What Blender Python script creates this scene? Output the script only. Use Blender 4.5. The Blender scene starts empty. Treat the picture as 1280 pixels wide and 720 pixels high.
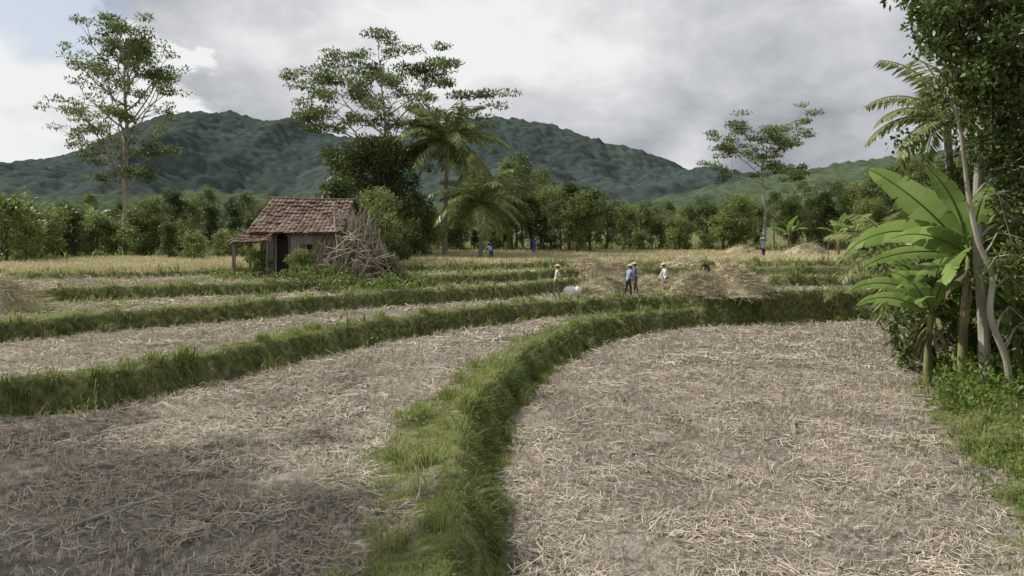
import bpy, math, numpy as np
from mathutils import Vector
rng=np.random.default_rng(7)
H=4.9; F=900.0; HV=290.0
def wx(u,d): return (u-640)/F*d
def wz(v,d): return H-(v-HV)/F*d
def P(u,v,z):
    d=(H-z)*F/(v-HV); return (wx(u,d),d)
scene=bpy.context.scene
COL=scene.collection
# ---------------- mesh builder ----------------
class MB:
    def __init__(s): s.v=[];s.q=[];s.m=[];s.n=0
    def add(s,v,q,mat=0):
        v=np.asarray(v,dtype=np.float64).reshape(-1,3); q=np.asarray(q,dtype=np.int64).reshape(-1,4)
        mm=np.full(len(q),mat,dtype=np.int32) if np.isscalar(mat) else np.asarray(mat,dtype=np.int32)
        s.v.append(v); s.q.append(q+s.n); s.m.append(mm); s.n+=len(v)
    def mesh(s,name,mats,smooth=False):
        v=np.concatenate(s.v);q=np.concatenate(s.q);m=np.concatenate(s.m)
        me=bpy.data.meshes.new(name)
        me.vertices.add(len(v)); me.vertices.foreach_set("co",v.astype(np.float32).ravel())
        me.loops.add(q.size); me.loops.foreach_set("vertex_index",q.astype(np.int32).ravel())
        me.polygons.add(len(q)); me.polygons.foreach_set("loop_start",np.arange(0,q.size,4,dtype=np.int32))
        me.polygons.foreach_set("material_index",m)
        me.polygons.foreach_set("use_smooth",np.full(len(q),smooth,dtype=bool))
        me.update(calc_edges=True)
        for mt in mats: me.materials.append(mt)
        me['top']=float(v[:,2].max())
        return me
    def obj(s,name,mats,smooth=False,parent=None,loc=(0,0,0)):
        o=bpy.data.objects.new(name,s.mesh(name,mats,smooth)); COL.objects.link(o); o.location=loc
        if parent: o.parent=parent
        return o
def empty(name,loc=(0,0,0),rz=0,parent=None):
    o=bpy.data.objects.new(name,None); COL.objects.link(o); o.location=loc; o.rotation_euler=(0,0,rz)
    o.empty_display_size=.2
    if parent:o.parent=parent
    return o
def unit(a): return a/np.maximum(np.linalg.norm(a,axis=-1,keepdims=True),1e-9)
def ss(a,b,x):
    t=np.clip((x-a)/(b-a),0,1); return t*t*(3-2*t)
def vnoise(x,y,seed=0):
    xi=np.floor(x).astype(np.int64); yi=np.floor(y).astype(np.int64); fx=x-xi; fy=y-yi
    fx=fx*fx*(3-2*fx); fy=fy*fy*(3-2*fy)
    def h(a,b):
        n=(a*374761393+b*668265263+seed*974634777)&0xffffffff
        n=((n^(n>>13))*1274126177)&0xffffffff
        n=(n^(n>>16))&0xffff
        return n/65535.0
    return (h(xi,yi)*(1-fx)+h(xi+1,yi)*fx)*(1-fy)+(h(xi,yi+1)*(1-fx)+h(xi+1,yi+1)*fx)*fy
def fbm(x,y,o=4,seed=0):
    s=0;a=.5;t=0
    for i in range(o):
        s=s+a*vnoise(x,y,seed+i*17); t+=a; a*=.5; x=x*2.03+11.3; y=y*2.03+5.7
    return s/t
def tube(path,rad,sides=6):
    path=np.asarray(path,float); rad=np.asarray(rad,float); n=len(path)
    t=unit(np.gradient(path,axis=0)); ref=np.array([0,0,1.0]) if abs(t[0][2])<.9 else np.array([1.0,0,0])
    a=unit(np.cross(t,ref)); b=np.cross(t,a)
    an=np.linspace(0,2*math.pi,sides,endpoint=False)
    v=path[:,None,:]+rad[:,None,None]*(np.cos(an)[None,:,None]*a[:,None,:]+np.sin(an)[None,:,None]*b[:,None,:])
    i=np.arange(n-1)[:,None]*sides; j=np.arange(sides)[None,:]; j2=(j+1)%sides
    q=np.stack([i+j,i+j2,i+sides+j2,i+sides+j],-1).reshape(-1,4)
    return v.reshape(-1,3),q
def box(c,s,rz=0):
    c=np.array(c,float); s=np.array(s,float)/2
    v=np.array([[x,y,z] for z in(-1,1) for y in(-1,1) for x in(-1,1)],float)*s
    cr,sr=math.cos(rz),math.sin(rz); v=np.stack([v[:,0]*cr-v[:,1]*sr,v[:,0]*sr+v[:,1]*cr,v[:,2]],-1)+c
    return v,[[0,2,3,1],[4,5,7,6],[0,1,5,4],[2,6,7,3],[0,4,6,2],[1,3,7,5]]
def leaves(c,d,n,L,W):
    side=unit(np.cross(d,n)); L=np.asarray(L)[:,None]; W=np.asarray(W)[:,None]
    v=np.stack([c,c+d*L*.45+side*W*.5,c+d*L,c+d*L*.45-side*W*.5],1).reshape(-1,3)
    return v,np.arange(len(c)*4).reshape(-1,4)
def blades(b,lean,h,w,ang):
    s=np.stack([np.cos(ang),np.sin(ang),0*ang],-1); h=h[:,None]; w=w[:,None]; up=np.array([0,0,1.0])
    m=b+up*h*.6+lean*h*.35; t=b+up*h*.85+lean*h
    v=np.stack([b-s*w*.5,b+s*w*.5,m+s*w*.42,m-s*w*.42,t+s*w*.06,t-s*w*.06],1).reshape(-1,3)
    k=np.arange(len(b))[:,None]*6
    q=np.concatenate([k+np.array([[0,1,2,3]]),k+np.array([[3,2,4,5]])],0)
    return v,q
def randdir(n,zb=0):
    d=rng.normal(size=(n,3)); d[:,2]+=zb; return unit(d)
# ---------------- materials ----------------
def nodes(name):
    m=bpy.data.materials.new(name); m.use_nodes=True; nt=m.node_tree; nt.nodes.clear(); return m,nt,nt.nodes.new,nt.links.new
def ramp(nt,stops):
    r=nt.nodes.new('ShaderNodeValToRGB'); e=r.color_ramp.elements
    while len(e)<len(stops): e.new(.5)
    for i,(p,c) in enumerate(stops): e[i].position=p; e[i].color=(*c,1)
    return r
def leafmat(name,cols,trans=.35,rough=.5,nscale=.35,spec=.3):
    m,nt,N,L=nodes(name); out=N('ShaderNodeOutputMaterial')
    g=N('ShaderNodeNewGeometry'); no=N('ShaderNodeTexNoise'); no.inputs['Scale'].default_value=nscale; no.inputs['Detail'].default_value=3
    L(g.outputs['Position'],no.inputs['Vector'])
    oi=N('ShaderNodeObjectInfo')
    a=N('ShaderNodeMath');a.operation='MULTIPLY_ADD'; L(g.outputs['Random Per Island'],a.inputs[0]); a.inputs[1].default_value=.55
    b=N('ShaderNodeMath');b.operation='MULTIPLY_ADD'; L(no.outputs['Fac'],b.inputs[0]); b.inputs[1].default_value=1.1; b.inputs[2].default_value=-.45
    c=N('ShaderNodeMath');c.operation='MULTIPLY_ADD'; L(oi.outputs['Random'],c.inputs[0]); c.inputs[1].default_value=.35; L(b.outputs[0],c.inputs[2])
    L(c.outputs[0],a.inputs[2])
    n=len(cols); r=ramp(nt,[(i/(n-1),cc) for i,cc in enumerate(cols)]); L(a.outputs[0],r.inputs[0])
    p=N('ShaderNodeBsdfPrincipled'); p.inputs['Roughness'].default_value=rough; p.inputs['Specular IOR Level'].default_value=spec
    L(r.outputs[0],p.inputs['Base Color'])
    if trans>0:
        t=N('ShaderNodeBsdfTranslucent'); mx=N('ShaderNodeMixShader'); mx.inputs[0].default_value=trans
        L(r.outputs[0],t.inputs['Color']); L(p.outputs[0],mx.inputs[1]); L(t.outputs[0],mx.inputs[2]); L(mx.outputs[0],out.inputs[0])
    else: L(p.outputs[0],out.inputs[0])
    return m
def solid(name,c1,c2,scale=8,rough=.8,bump=.0,stretch=(1,1,1),detail=6,spec=.3):
    m,nt,N,L=nodes(name); out=N('ShaderNodeOutputMaterial'); tc=N('ShaderNodeTexCoord'); mp=N('ShaderNodeMapping'); mp.inputs['Scale'].default_value=stretch
    no=N('ShaderNodeTexNoise'); no.inputs['Scale'].default_value=scale; no.inputs['Detail'].default_value=detail
    L(tc.outputs['Object'],mp.inputs[0]);L(mp.outputs[0],no.inputs['Vector'])
    r=ramp(nt,[(.3,c1),(.7,c2)]); L(no.outputs['Fac'],r.inputs[0])
    p=N('ShaderNodeBsdfPrincipled'); p.inputs['Roughness'].default_value=rough; p.inputs['Specular IOR Level'].default_value=spec
    L(r.outputs[0],p.inputs['Base Color'])
    if bump: 
        bn=N('ShaderNodeBump'); bn.inputs['Strength'].default_value=bump; bn.inputs['Distance'].default_value=.05; L(no.outputs['Fac'],bn.inputs['Height']); L(bn.outputs[0],p.inputs['Normal'])
    L(p.outputs[0],out.inputs[0]); return m
M_bark=solid('bark_pale',(.20,.18,.14),(.44,.41,.34),3,.9,.5,(1,1,.3))
M_barkd=solid('bark_dark',(.06,.05,.035),(.15,.125,.09),3,.9,.5,(1,1,.3))
M_palmbark=solid('palm_bark',(.14,.12,.10),(.30,.27,.22),2,.9,.5,(.5,.5,5))
M_grass=leafmat('riser_grass_shaded',[(.030,.05,.015),(.06,.09,.022),(.10,.145,.032),(.16,.195,.052),(.24,.225,.09)],.25,.6,.9)  # long riser grass; the shade of the bund face is put into its darker greens
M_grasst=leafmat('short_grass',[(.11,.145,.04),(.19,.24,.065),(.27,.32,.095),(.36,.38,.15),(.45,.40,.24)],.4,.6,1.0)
M_weed=leafmat('weed_leaves',[(.06,.095,.02),(.13,.19,.038),(.23,.30,.065)],.4,.45,1.2)
M_straw=leafmat('straw',[(.15,.125,.095),(.32,.275,.21),(.48,.42,.33),(.66,.59,.47)],.1,.8,.45,.15)
M_hay=leafmat('hay_straw',[(.30,.26,.165),(.47,.41,.28),(.60,.54,.39)],.1,.8,.7,.15)
M_rice=leafmat('dry_rice_stalks',[(.28,.25,.13),(.44,.40,.23),(.56,.51,.32)],.2,.7,.12)
M_sengon=leafmat('sengon_leaves',[(.055,.085,.028),(.11,.155,.045),(.18,.23,.075)],.4,.6,.3)
M_leafd=leafmat('dark_leaves',[(.03,.05,.016),(.065,.098,.027),(.13,.17,.048)],.3,.5,.5)
M_leafm=leafmat('mid_leaves',[(.055,.082,.025),(.115,.155,.045),(.20,.235,.07)],.35,.5,.35)
M_leafl=leafmat('light_leaves',[(.10,.14,.04),(.18,.225,.065),(.28,.32,.10)],.4,.5,.3)
M_palm=leafmat('palm_leaflets',[(.09,.115,.036),(.17,.205,.062),(.29,.30,.12)],.35,.4,.3)
M_ban=leafmat('banana_leaf',[(.14,.22,.055),(.23,.33,.09),(.33,.43,.15)],.45,.35,.8)
M_dead=leafmat('dead_leaf',[(.10,.07,.04),(.20,.15,.09),(.30,.24,.15)],.2,.8,1)
M_banstem=solid('banana_stem',(.10,.09,.04),(.26,.27,.11),3,.6,.2,(1,1,.3))
# ---------------- terrain ----------------
def cat(pts,step=.8):
    p=np.array(pts,float); out=[]
    for i in range(len(p)-1):
        p0=p[max(i-1,0)];p1=p[i];p2=p[i+1];p3=p[min(i+2,len(p)-1)]
        n=max(1,min(6,int(np.linalg.norm(p2-p1)/step)))
        for k in range(n):
            t=k/n; out.append(.5*((2*p1)+(-p0+p2)*t+(2*p0-5*p1+4*p2-p3)*t*t+(-p0+3*p1-3*p2+p3)*t**3))
    out.append(p[-1]); return np.array(out)
HS=[.75,.65,.55,.45,.3,.3]
WS=[.58,.40,.30,.3,.3,1.6]
Z1,Z2=.75,1.40
C1=[(.5,-20),(0.0,0),(-.15,5)]+[P(u,v,0) for u,v in [(622,720),(618,630),(622,570),(640,520),(668,482),(706,451),(756,427),(838,411),(950,404),(1050,400),(1150,397)]]+[(52,44)]
C2=[(-60,2),(-20,12.5)]+[P(u,v,Z1) for u,v in [(0,523),(100,512),(200,494),(300,469),(400,446),(500,424),(600,407),(700,396),(800,390),(950,386),(1050,384.5),(1130,383)]]+[(60,45)]
C3=[(-60,12),(-24,20.5)]+[P(u,v,Z2) for u,v in [(0,428),(100,417),(200,408),(320,398),(430,388),(540,380),(640,373),(700,365),(760,360.5),(820,359),(950,358.5),(1100,358)]]+[(60,48)]
C4=[(-60,22),(-28,27.5),(-20.8,29.8),(-16.4,31.3),(-12.5,33.4),(-8.9,36),(-5.1,38.8),(-.9,41.6),(3.7,46),(7,48.2),(15,48.8),(22.6,49.0),(60,50.5)]
C5=[(-60,35),(-27,37.3),(-22,38.5),(-17.8,40.5),(-14.5,44.3),(-9,45.2),(-4,45.3),(2,49.3),(8,51.6),(19,52.2),(30,52.6),(70,53.8)]
C6=[(25,45),(22,39.5)]+[P(u,v,0) for u,v in [(1157,445),(1168,505),(1203,570),(1262,640)]]+[(7.2,8),(6.8,3),(6.5,-20)]
CUR=[cat(c) for c in (C1,C2,C3,C4,C5,C6)]
def sdist(poly,x,y):
    best=np.full(x.shape,1e9); sg=np.zeros(x.shape)
    for a,b in zip(poly[:-1],poly[1:]):
        e=b-a; l2=e@e
        if l2<1e-9: continue
        t=np.clip(((x-a[0])*e[0]+(y-a[1])*e[1])/l2,0,1)
        dx=x-a[0]-t*e[0]; dy=y-a[1]-t*e[1]; d=dx*dx+dy*dy
        m=d<best-1e-9; best=np.where(m,d,best); sg=np.where(m,np.sign(e[0]*dy-e[1]*dx),sg)
    return np.sqrt(best)*sg
LX0,LX1,LY0,LY1,LS=-46,46,-6,66,.15
lx=np.arange(LX0,LX1+LS,LS); ly=np.arange(LY0,LY1+LS,LS)
GX,GY=np.meshgrid(lx,ly); LAT=[sdist(c,GX,GY) for c in CUR]
def SD(x,y):
    fx=np.clip((np.asarray(x,float)-LX0)/LS,0,len(lx)-1.001); fy=np.clip((np.asarray(y,float)-LY0)/LS,0,len(ly)-1.001)
    i=fx.astype(int); j=fy.astype(int); a=fx-i; b=fy-j
    return [(g[j,i]*(1-a)+g[j,i+1]*a)*(1-b)+(g[j+1,i]*(1-a)+g[j+1,i+1]*a)*b for g in LAT]
def height(x,y,sd=None,rough=True):
    x=np.asarray(x,float);y=np.asarray(y,float)
    s=sd or SD(x,y); z=np.zeros(x.shape)
    wob=(vnoise(x*1.3,y*1.3,3)-.5)*.34+(vnoise(x*4,y*4,4)-.5)*.24
    nearw=ss(38,30,y)  # the two lowest risers merge into one wall at the far end
    for i in range(6):
        d=s[i]+wob; w=WS[i] if i>1 else .34+(WS[i]-.34)*nearw
        z=z+HS[i]*ss(-.05,w,d)
        if i<5: z=z+(.08 if i else .13)*np.exp(-((d-w-.25)/.33)**2)*(.4+1.2*vnoise(x*.8,y*.8,6))
    z=z+.5*ss(2,14,s[5])*0.6
    z=z+.013*np.maximum(0,y-62)*np.where(y<900,1,0)+np.where(y>=900,.013*838,0)
    if rough:
        near=np.clip(1-(y-30)/60,0,1)
        z=z+((fbm(x*.35,y*.35,2,9)-.5)*.10+(fbm(x*3,y*3,3,5)-.5)*.09*near)
    return z
def rice_zone(x,y,s):
    w=(vnoise(x*.2,y*.2,8)-.5)*5
    return (s[4]>.9)&(((x>-9)&(x<34+w)&(y<72+w*.6))|((x<-15+w*.3)&(x>-33)&(y<57+w)))
def gmask(x,y,s):
    wob=(vnoise(x*.9,y*.9,21)-.5)*1.0+(vnoise(x*3.1,y*3.1,22)-.5)*.8
    W=[1.95,1.4,1.15,1.2,1.3]
    g=np.zeros(np.shape(x))
    for i in range(5):
        d=s[i]; g=np.maximum(g,ss(-.35,-.08,d+wob*.3)*(1-ss(W[i]*.55,W[i]*1.2,d+wob)))
    g=np.maximum(g,ss(-.3,.4,s[5]+wob*.8))
    far=(s[4]>.3)&~rice_zone(x,y,s); g=np.where(far,.9,g)
    lower=(s[2]>1)&(s[4]<0); g=np.where(lower,np.maximum(g,.35*(vnoise(x*.5,y*.5,31)>.45)),g)
    hut=(np.abs(x+11)<4)&(np.abs(y-41)<3.5); g=np.where(hut,g*.4,g)
    return g
def axis(pieces):
    out=[pieces[0][0]]
    for a,b,s in pieces:
        n=max(1,round((b-a)/s)); out+=list(np.linspace(a,b,n+1)[1:])
    return np.array(out)
X=axis([(-3000,-600,300),(-600,-120,40),(-120,-46,6),(-46,-26,.5),(-26,-6,.2),(-6,9,.09),(9,22,.18),(22,46,.5),(46,120,6),(120,600,40),(600,3000,300)])
Y=axis([(-300,-20,20),(-20,4,1),(4,24,.10),(24,56,.15),(56,80,.8),(80,200,5),(200,1000,50),(1000,4000,300)])
gx,gy=np.meshgrid(X,Y); s_=SD(gx,gy); gz=height(gx,gy,s_); nx,ny=len(X),len(Y)
mb=MB(); ii=(np.arange(ny-1)[:,None]*nx+np.arange(nx-1)[None,:]).ravel()
gm=gmask(gx,gy,s_)
gz=gz+np.where(gy<40,(1-gm)*((fbm(gx*5,gy*5,3,77)-.5)*.13),0)
mb.add(np.stack([gx,gy,gz],-1),np.stack([ii,ii+1,ii+nx+1,ii+nx],-1))
m,nt,N,L=nodes('terrace_soil'); out=N('ShaderNodeOutputMaterial'); p=N('ShaderNodeBsdfPrincipled'); p.inputs['Roughness'].default_value=.95; p.inputs['Specular IOR Level'].default_value=.15
tc=N('ShaderNodeTexCoord')
def noi(sc,de=6):
    n=N('ShaderNodeTexNoise'); n.inputs['Scale'].default_value=sc; n.inputs['Detail'].default_value=de; L(tc.outputs['Object'],n.inputs['Vector']); return n
def mixc(f,a,b):
    x=N('ShaderNodeMix'); x.data_type='RGBA'
    for s,k in ((f,0),(a,6),(b,7)):
        if hasattr(s,'links'): L(s,x.inputs[k])
        else: x.inputs[k].default_value=s
    return x.outputs[2]
n1=noi(12,9); r1=ramp(nt,[(.32,(.065,.055,.045)),(.5,(.14,.12,.10)),(.7,(.30,.265,.215))]); L(n1.outputs['Fac'],r1.inputs[0])
n2=noi(.5,6); r2=ramp(nt,[(.45,(0,0,0)),(.66,(.6,.6,.6))]); L(n2.outputs['Fac'],r2.inputs[0])
soil=mixc(r2.outputs[0],r1.outputs[0],(.26,.23,.19,1))
n5=noi(.8,5); r5=ramp(nt,[(.36,(.7,.7,.7)),(.46,(0,0,0))]); L(n5.outputs['Fac'],r5.inputs[0])
soil=mixc(r5.outputs[0],soil,(.08,.066,.054,1))
n3=noi(5,6); r3=ramp(nt,[(.3,(.055,.055,.022)),(.5,(.10,.11,.04)),(.7,(.20,.185,.09))]); L(n3.outputs['Fac'],r3.inputs[0])
at=N('ShaderNodeAttribute'); at.attribute_name='grass'
ac=N('ShaderNodeAttribute'); ac.attribute_name='crop'
c=mixc(at.outputs['Fac'],soil,r3.outputs[0]); 
n4=noi(1.5,5); r4=ramp(nt,[(.3,(.24,.20,.10)),(.7,(.42,.36,.19))]); L(n4.outputs['Fac'],r4.inputs[0])
c=mixc(ac.outputs['Fac'],c,r4.outputs[0]); L(c,p.inputs['Base Color'])
bp=N('ShaderNodeBump'); bp.inputs['Strength'].default_value=.9; bp.inputs['Distance'].default_value=.06; L(n1.outputs['Fac'],bp.inputs['Height']); L(bp.outputs[0],p.inputs['Normal']); L(p.outputs[0],out.inputs[0])
M_soil=m
go=mb.obj('ground',[M_soil],True)
a=go.data.attributes.new('grass','FLOAT','POINT'); a.data.foreach_set('value',gm.ravel().astype(np.float32))
a=go.data.attributes.new('crop','FLOAT','POINT'); a.data.foreach_set('value',rice_zone(gx,gy,s_).ravel().astype(np.float32))
def hz(x,y): return float(height(np.array([x]),np.array([y]))[0])
def grad(x,y):
    e=.12; return (height(x+e,y,None,False)-height(x-e,y,None,False))/(2*e),(height(x,y+e,None,False)-height(x,y-e,None,False))/(2*e)
def sample(y0,y1,dens):
    w=lambda y:.80*y+2
    A=2*w(y1)*(y1-y0); n=int(A*dens); x=rng.uniform(-w(y1),w(y1),n); y=rng.uniform(y0,y1,n)
    k=np.abs(x)<w(y); return x[k],y[k]
# ---- grass on the bunds: short and pale on top, long, hanging and darkened for shade on the risers
gb=MB()
for y0,y1,dens,wd,hh in [(5,10,2100,.010,.19),(10,16,1600,.014,.19),(16,26,750,.021,.20),(26,36,320,.034,.22),(36,56,130,.05,.25),(56,95,16,.10,.40)]:
    x,y=sample(y0,y1,dens); s=SD(x,y); g=gmask(x,y,s); tall=vnoise(x*1.1,y*1.1,51)
    k=rng.random(len(x))<(g**1.3)*(.18+.82*ss(.3,.65,vnoise(x*2.3,y*2.3,52)))
    if y0>50: k&=~rice_zone(x,y,s)
    x,y,tall=x[k],y[k],tall[k]
    n=len(x); gxx,gyy=grad(x,y); z=height(x,y)-.01
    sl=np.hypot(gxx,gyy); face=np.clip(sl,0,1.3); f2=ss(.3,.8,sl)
    dn=np.stack([-gxx,-gyy],-1)/np.maximum(sl,.2)[:,None]
    tuft=ss(.66,.82,vnoise(x*1.9,y*1.9,53))
    up=rng.random(n)<.2+.4*(tuft>.5)
    lean=np.concatenate([dn*(f2*.8)[:,None],(-f2*np.where(up,.2,1.35))[:,None]],-1)+rng.normal(0,.36,(n,3))*[1,1,.3]
    h=hh*(.22+.3*tall+.55*f2+1.2*tuft)*rng.uniform(.5,1.5,n)
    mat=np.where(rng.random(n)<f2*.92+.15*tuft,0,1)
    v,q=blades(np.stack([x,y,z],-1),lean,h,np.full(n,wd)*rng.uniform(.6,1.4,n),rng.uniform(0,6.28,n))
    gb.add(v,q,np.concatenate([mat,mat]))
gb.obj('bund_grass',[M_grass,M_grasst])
# ---- stubble & straw
sb=MB()
def fieldok(x,y,s):
    g=gmask(x,y,s); return (g<.25+.3*rng.random(len(x)))&(s[4]<.2)
for y0,y1,dens,w,l in [(5,10,320,.009,.26),(10,16,220,.011,.28),(16,26,100,.016,.33),(26,48,40,.028,.42)]:
    x,y=sample(y0,y1,dens); s=SD(x,y); cv=.06+1.0*ss(.38,.60,fbm(x*1.1,y*1.1,4,61))*(.55+.45*ss(.3,.55,vnoise(x*.35,y*.35,67))); cv=np.where(s[0]>0,cv*.85,cv)
    k=fieldok(x,y,s)&(rng.random(len(x))<cv); x,y=x[k],y[k]; n=len(x)
    a=fbm(x*.5,y*.5,2,63)*9+rng.normal(0,.9,n); ti=rng.normal(0,.16,n); d=np.stack([np.cos(a),np.sin(a),ti],-1)
    c=np.stack([x,y,height(x,y)+rng.uniform(.01,.06,n)],-1); L_=l*rng.uniform(.25,1.6,n)**1.1
    up=unit(np.array([[0,0,1.]])+rng.normal(0,.3,(n,3))); side=unit(np.cross(d,up)); W=w*rng.uniform(.5,1.5,n)
    bend=rng.normal(0,.14,n)[:,None]*side
    c0=c;c1=c+d*L_[:,None]*.5+bend*L_[:,None];c2=c+d*L_[:,None]; sw=side*W[:,None]*.5
    v=np.stack([c0-sw,c0+sw,c1+sw,c1-sw,c2+sw,c2-sw],1).reshape(-1,3); kk=np.arange(n)[:,None]*6
    sb.add(v,np.concatenate([kk+[[0,1,2,3]],kk+[[3,2,4,5]]],0))
sb.obj('loose_straw',[M_straw])
st=MB()
for y0,y1,sp,nb,w,h in [(5,13,.27,22,.009,.17),(13,25,.28,15,.014,.18),(25,50,.38,7,.03,.19)]:
    xs=np.arange(-.8*y1-2,.8*y1+2,sp); ys=np.arange(y0,y1,sp); x,y=np.meshgrid(xs,ys); x=x.ravel();y=y.ravel()
    x=x+rng.normal(0,.035,len(x))+.15*np.sin(y*.4); y=y+rng.normal(0,.035,len(x))+.1*np.sin(x*.5)
    k=np.abs(x)<.8*y+2; x,y=x[k],y[k]; s=SD(x,y); k=fieldok(x,y,s)&(rng.random(len(x))<.88); x,y=x[k],y[k]
    hh=np.repeat(rng.uniform(.5,1.3,len(x)),nb)
    x=np.repeat(x,nb)+rng.normal(0,.030,len(x)*nb); y=np.repeat(y,nb)+rng.normal(0,.030,len(x)); n=len(x)
    st.add(*blades(np.stack([x,y,height(x,y)-.01],-1),rng.normal(0,.38,(n,3))*[1,1,.1],h*hh*rng.uniform(.4,1.3,n),w*rng.uniform(.7,1.3,n),rng.uniform(0,6.28,n)))
st.obj('rice_stubble',[M_straw])
# ---- standing dry rice
rb=MB(); n=150000; x=rng.uniform(-42,40,n); y=rng.uniform(37,78,n); s=SD(x,y); k=rice_zone(x,y,s); x,y=x[k],y[k]; n=len(x)
rb.add(*blades(np.stack([x,y,height(x,y)],-1),rng.normal(0,.3,(n,3))*[1,1,.2],.36*rng.uniform(.6,1.3,n),rng.uniform(.03,.07,n),rng.uniform(0,6.28,n)))
rb.obj('dry_rice_field',[M_rice])
# ---- broad-leaf weeds
wb=MB()
def weeds(cx,cy,sx,sy,ncl,hgt,lsz,cond=None,nl=26):
    x=cx+rng.uniform(-1,1,ncl)*sx; y=cy+rng.uniform(-1,1,ncl)*sy
    if cond is not None: k=cond(x,y); x,y=x[k],y[k]
    hh=hgt*rng.uniform(.35,1.2,len(x)); z=height(x,y)
    X_=np.repeat(x,nl);Y_=np.repeat(y,nl);Z=np.repeat(z,nl);Hh=np.repeat(hh,nl); n=len(X_)
    c=np.stack([X_+rng.normal(0,.13,n)*(1+Hh),Y_+rng.normal(0,.13,n)*(1+Hh),Z+Hh*rng.random(n)**.7],-1)
    d=randdir(n,.4); nn=unit(randdir(n,0)*.6+np.array([0,0,1.]))
    wb.add(*leaves(c,d,nn,lsz*rng.uniform(.5,1.4,n),lsz*.45*rng.uniform(.6,1.2,n)))
cb=lambda x,y:(SD(x,y)[5]>.25+rng.normal(0,.3,len(x)))
weeds(13,18,6,7,700,.35,.12,cb); weeds(10.5,12,3.5,4,400,.35,.10,cb); weeds(15,27,5,8,450,.55,.16,cb)
weeds(14,21,2.2,2.5,120,.9,.2,cb)
weeds(-8,36.8,3.6,2.6,150,.75,.18); weeds(-14.5,38.5,1.6,1.2,40,.5,.16)
weeds(0,13,12,9,460,.20,.06,lambda x,y:(gmask(x,y,SD(x,y))>.4)); weeds(-4,24,14,12,800,.30,.09,lambda x,y:(gmask(x,y,SD(x,y))>.4))
weeds(8,38,20,12,700,.40,.13,lambda x,y:(gmask(x,y,SD(x,y))>.6))
weeds(8,18,9,12,26,.12,.08,lambda x,y:(SD(x,y)[0]<-.3))
weeds(9.6,15.5,1.0,1.6,9,.3,.12)
wb.obj('weeds',[M_weed])
# ---------------- trees ----------------
def clump(mb,c,rx,rz,n,ls,lw,mat=1,droop=-.1,flat=1.2):
    u=randdir(n)*(rng.random(n)**.45)[:,None]; pos=c+u*[rx,rx,rz]
    d=unit(unit(u)*.6+randdir(n)*.8+np.array([0,0,droop])); nn=unit(randdir(n)+np.array([0,0,flat]))
    mb.add(*leaves(pos,d,nn,ls*rng.uniform(.6,1.3,n),lw*rng.uniform(.6,1.3,n)),mat)
def tree(name,Ht,r0,t0,nl,Ll,elev,ns,rx,rz,nlv,ls,lw,leaf,bark,lean=(0,0),top=.35,shape='round',wob=.3,flat=1.2):
    mb=MB(); n=10; t=np.linspace(0,1,n)
    path=np.stack([lean[0]*t**1.5*Ht+np.cumsum(rng.normal(0,wob/n*1.5,n)),lean[1]*t*Ht+np.cumsum(rng.normal(0,wob/n*1.5,n)),t*Ht*.93],-1); path[0,:2]=0
    mb.add(*tube(path,r0*(1-.8*t)+.02,8),0)
    ga=rng.uniform(0,6.28)
    for i in range(nl):
        q=t0+(1-t0)*(i+.5)/nl; b=np.array([np.interp(q,t,path[:,k]) for k in range(3)]); ga+=2.4+rng.normal(0,.3)
        if shape=='round': LL=Ll*math.sin(math.pi*min(1,(.18+.82*(q-t0)/(1-t0))*.9))**.7
        elif shape=='umb': LL=Ll*(.45+.75*math.sin(math.pi*(.15+.7*(q-t0)/(1-t0))))
        else: LL=Ll*(1.1-.75*(q-t0)/(1-t0))
        LL*=rng.uniform(.65,1.2); e=math.radians(elev+rng.normal(0,9)+25*(q-t0)/(1-t0))
        d=np.array([math.cos(ga)*math.cos(e),math.sin(ga)*math.cos(e),math.sin(e)]); m=6; s=np.linspace(0,1,m)[:,None]
        lp=b+d*s*LL+np.array([0,0,top])*s**2*LL+rng.normal(0,.05*LL,(m,3))*s
        mb.add(*tube(lp,(r0*.38*(1-q*.4))*(1-.85*s[:,0])+.012,5),0)
        clump(mb,lp[-1],rx,rz,nlv,ls,lw,flat=flat)
        for j in range(ns):
            k=rng.uniform(.35,1); b2=np.array([np.interp(k,s[:,0],lp[:,a]) for a in range(3)])
            d2=unit(d*.5+rng.normal(0,.6,3)*[1,1,.35]+[0,0,.15]); l2=LL*rng.uniform(.25,.5); sp=b2+d2*np.linspace(0,1,4)[:,None]*l2
            mb.add(*tube(sp,np.linspace(r0*.14,.01,4),4),0); clump(mb,sp[-1],rx*rng.uniform(.6,1.1),rz*rng.uniform(.7,1.2),int(nlv*rng.uniform(.5,1.1)),ls,lw,flat=flat)
    return mb.mesh(name,[bark,leaf],True)
def put(name,me,u,d,scale=1,rz=None,parent=None,zoff=-.1,vt=None):
    o=bpy.data.objects.new(name,me); COL.objects.link(o); x=wx(u,d); o.location=(x,d,hz(x,d)+zoff)
    if vt is not None: scale=(wz(vt,d)-hz(x,d))/me['top']
    o.scale=(scale,)*3; o.rotation_euler=(0,0,rng.uniform(0,6.28) if rz is None else rz)
    if parent:o.parent=parent
    return o
T_left=tree('sengon_tree',22.5,.36,.30,28,7.0,30,7,1.2,.24,90,.42,.17,M_sengon,M_bark,top=.22,shape='round',wob=.6,flat=2)
put('sengon_tree',T_left,158,70,1,0,vt=22)
T_mid=tree('sengon_tree_b',16.5,.36,.46,17,7.2,14,9,1.5,.22,175,.40,.17,M_sengon,M_bark,lean=(.07,0),top=.22,shape='umb',wob=1.2,flat=2.5)
put('sengon_tree',T_mid,468,66,1,0.4,vt=50)
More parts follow.
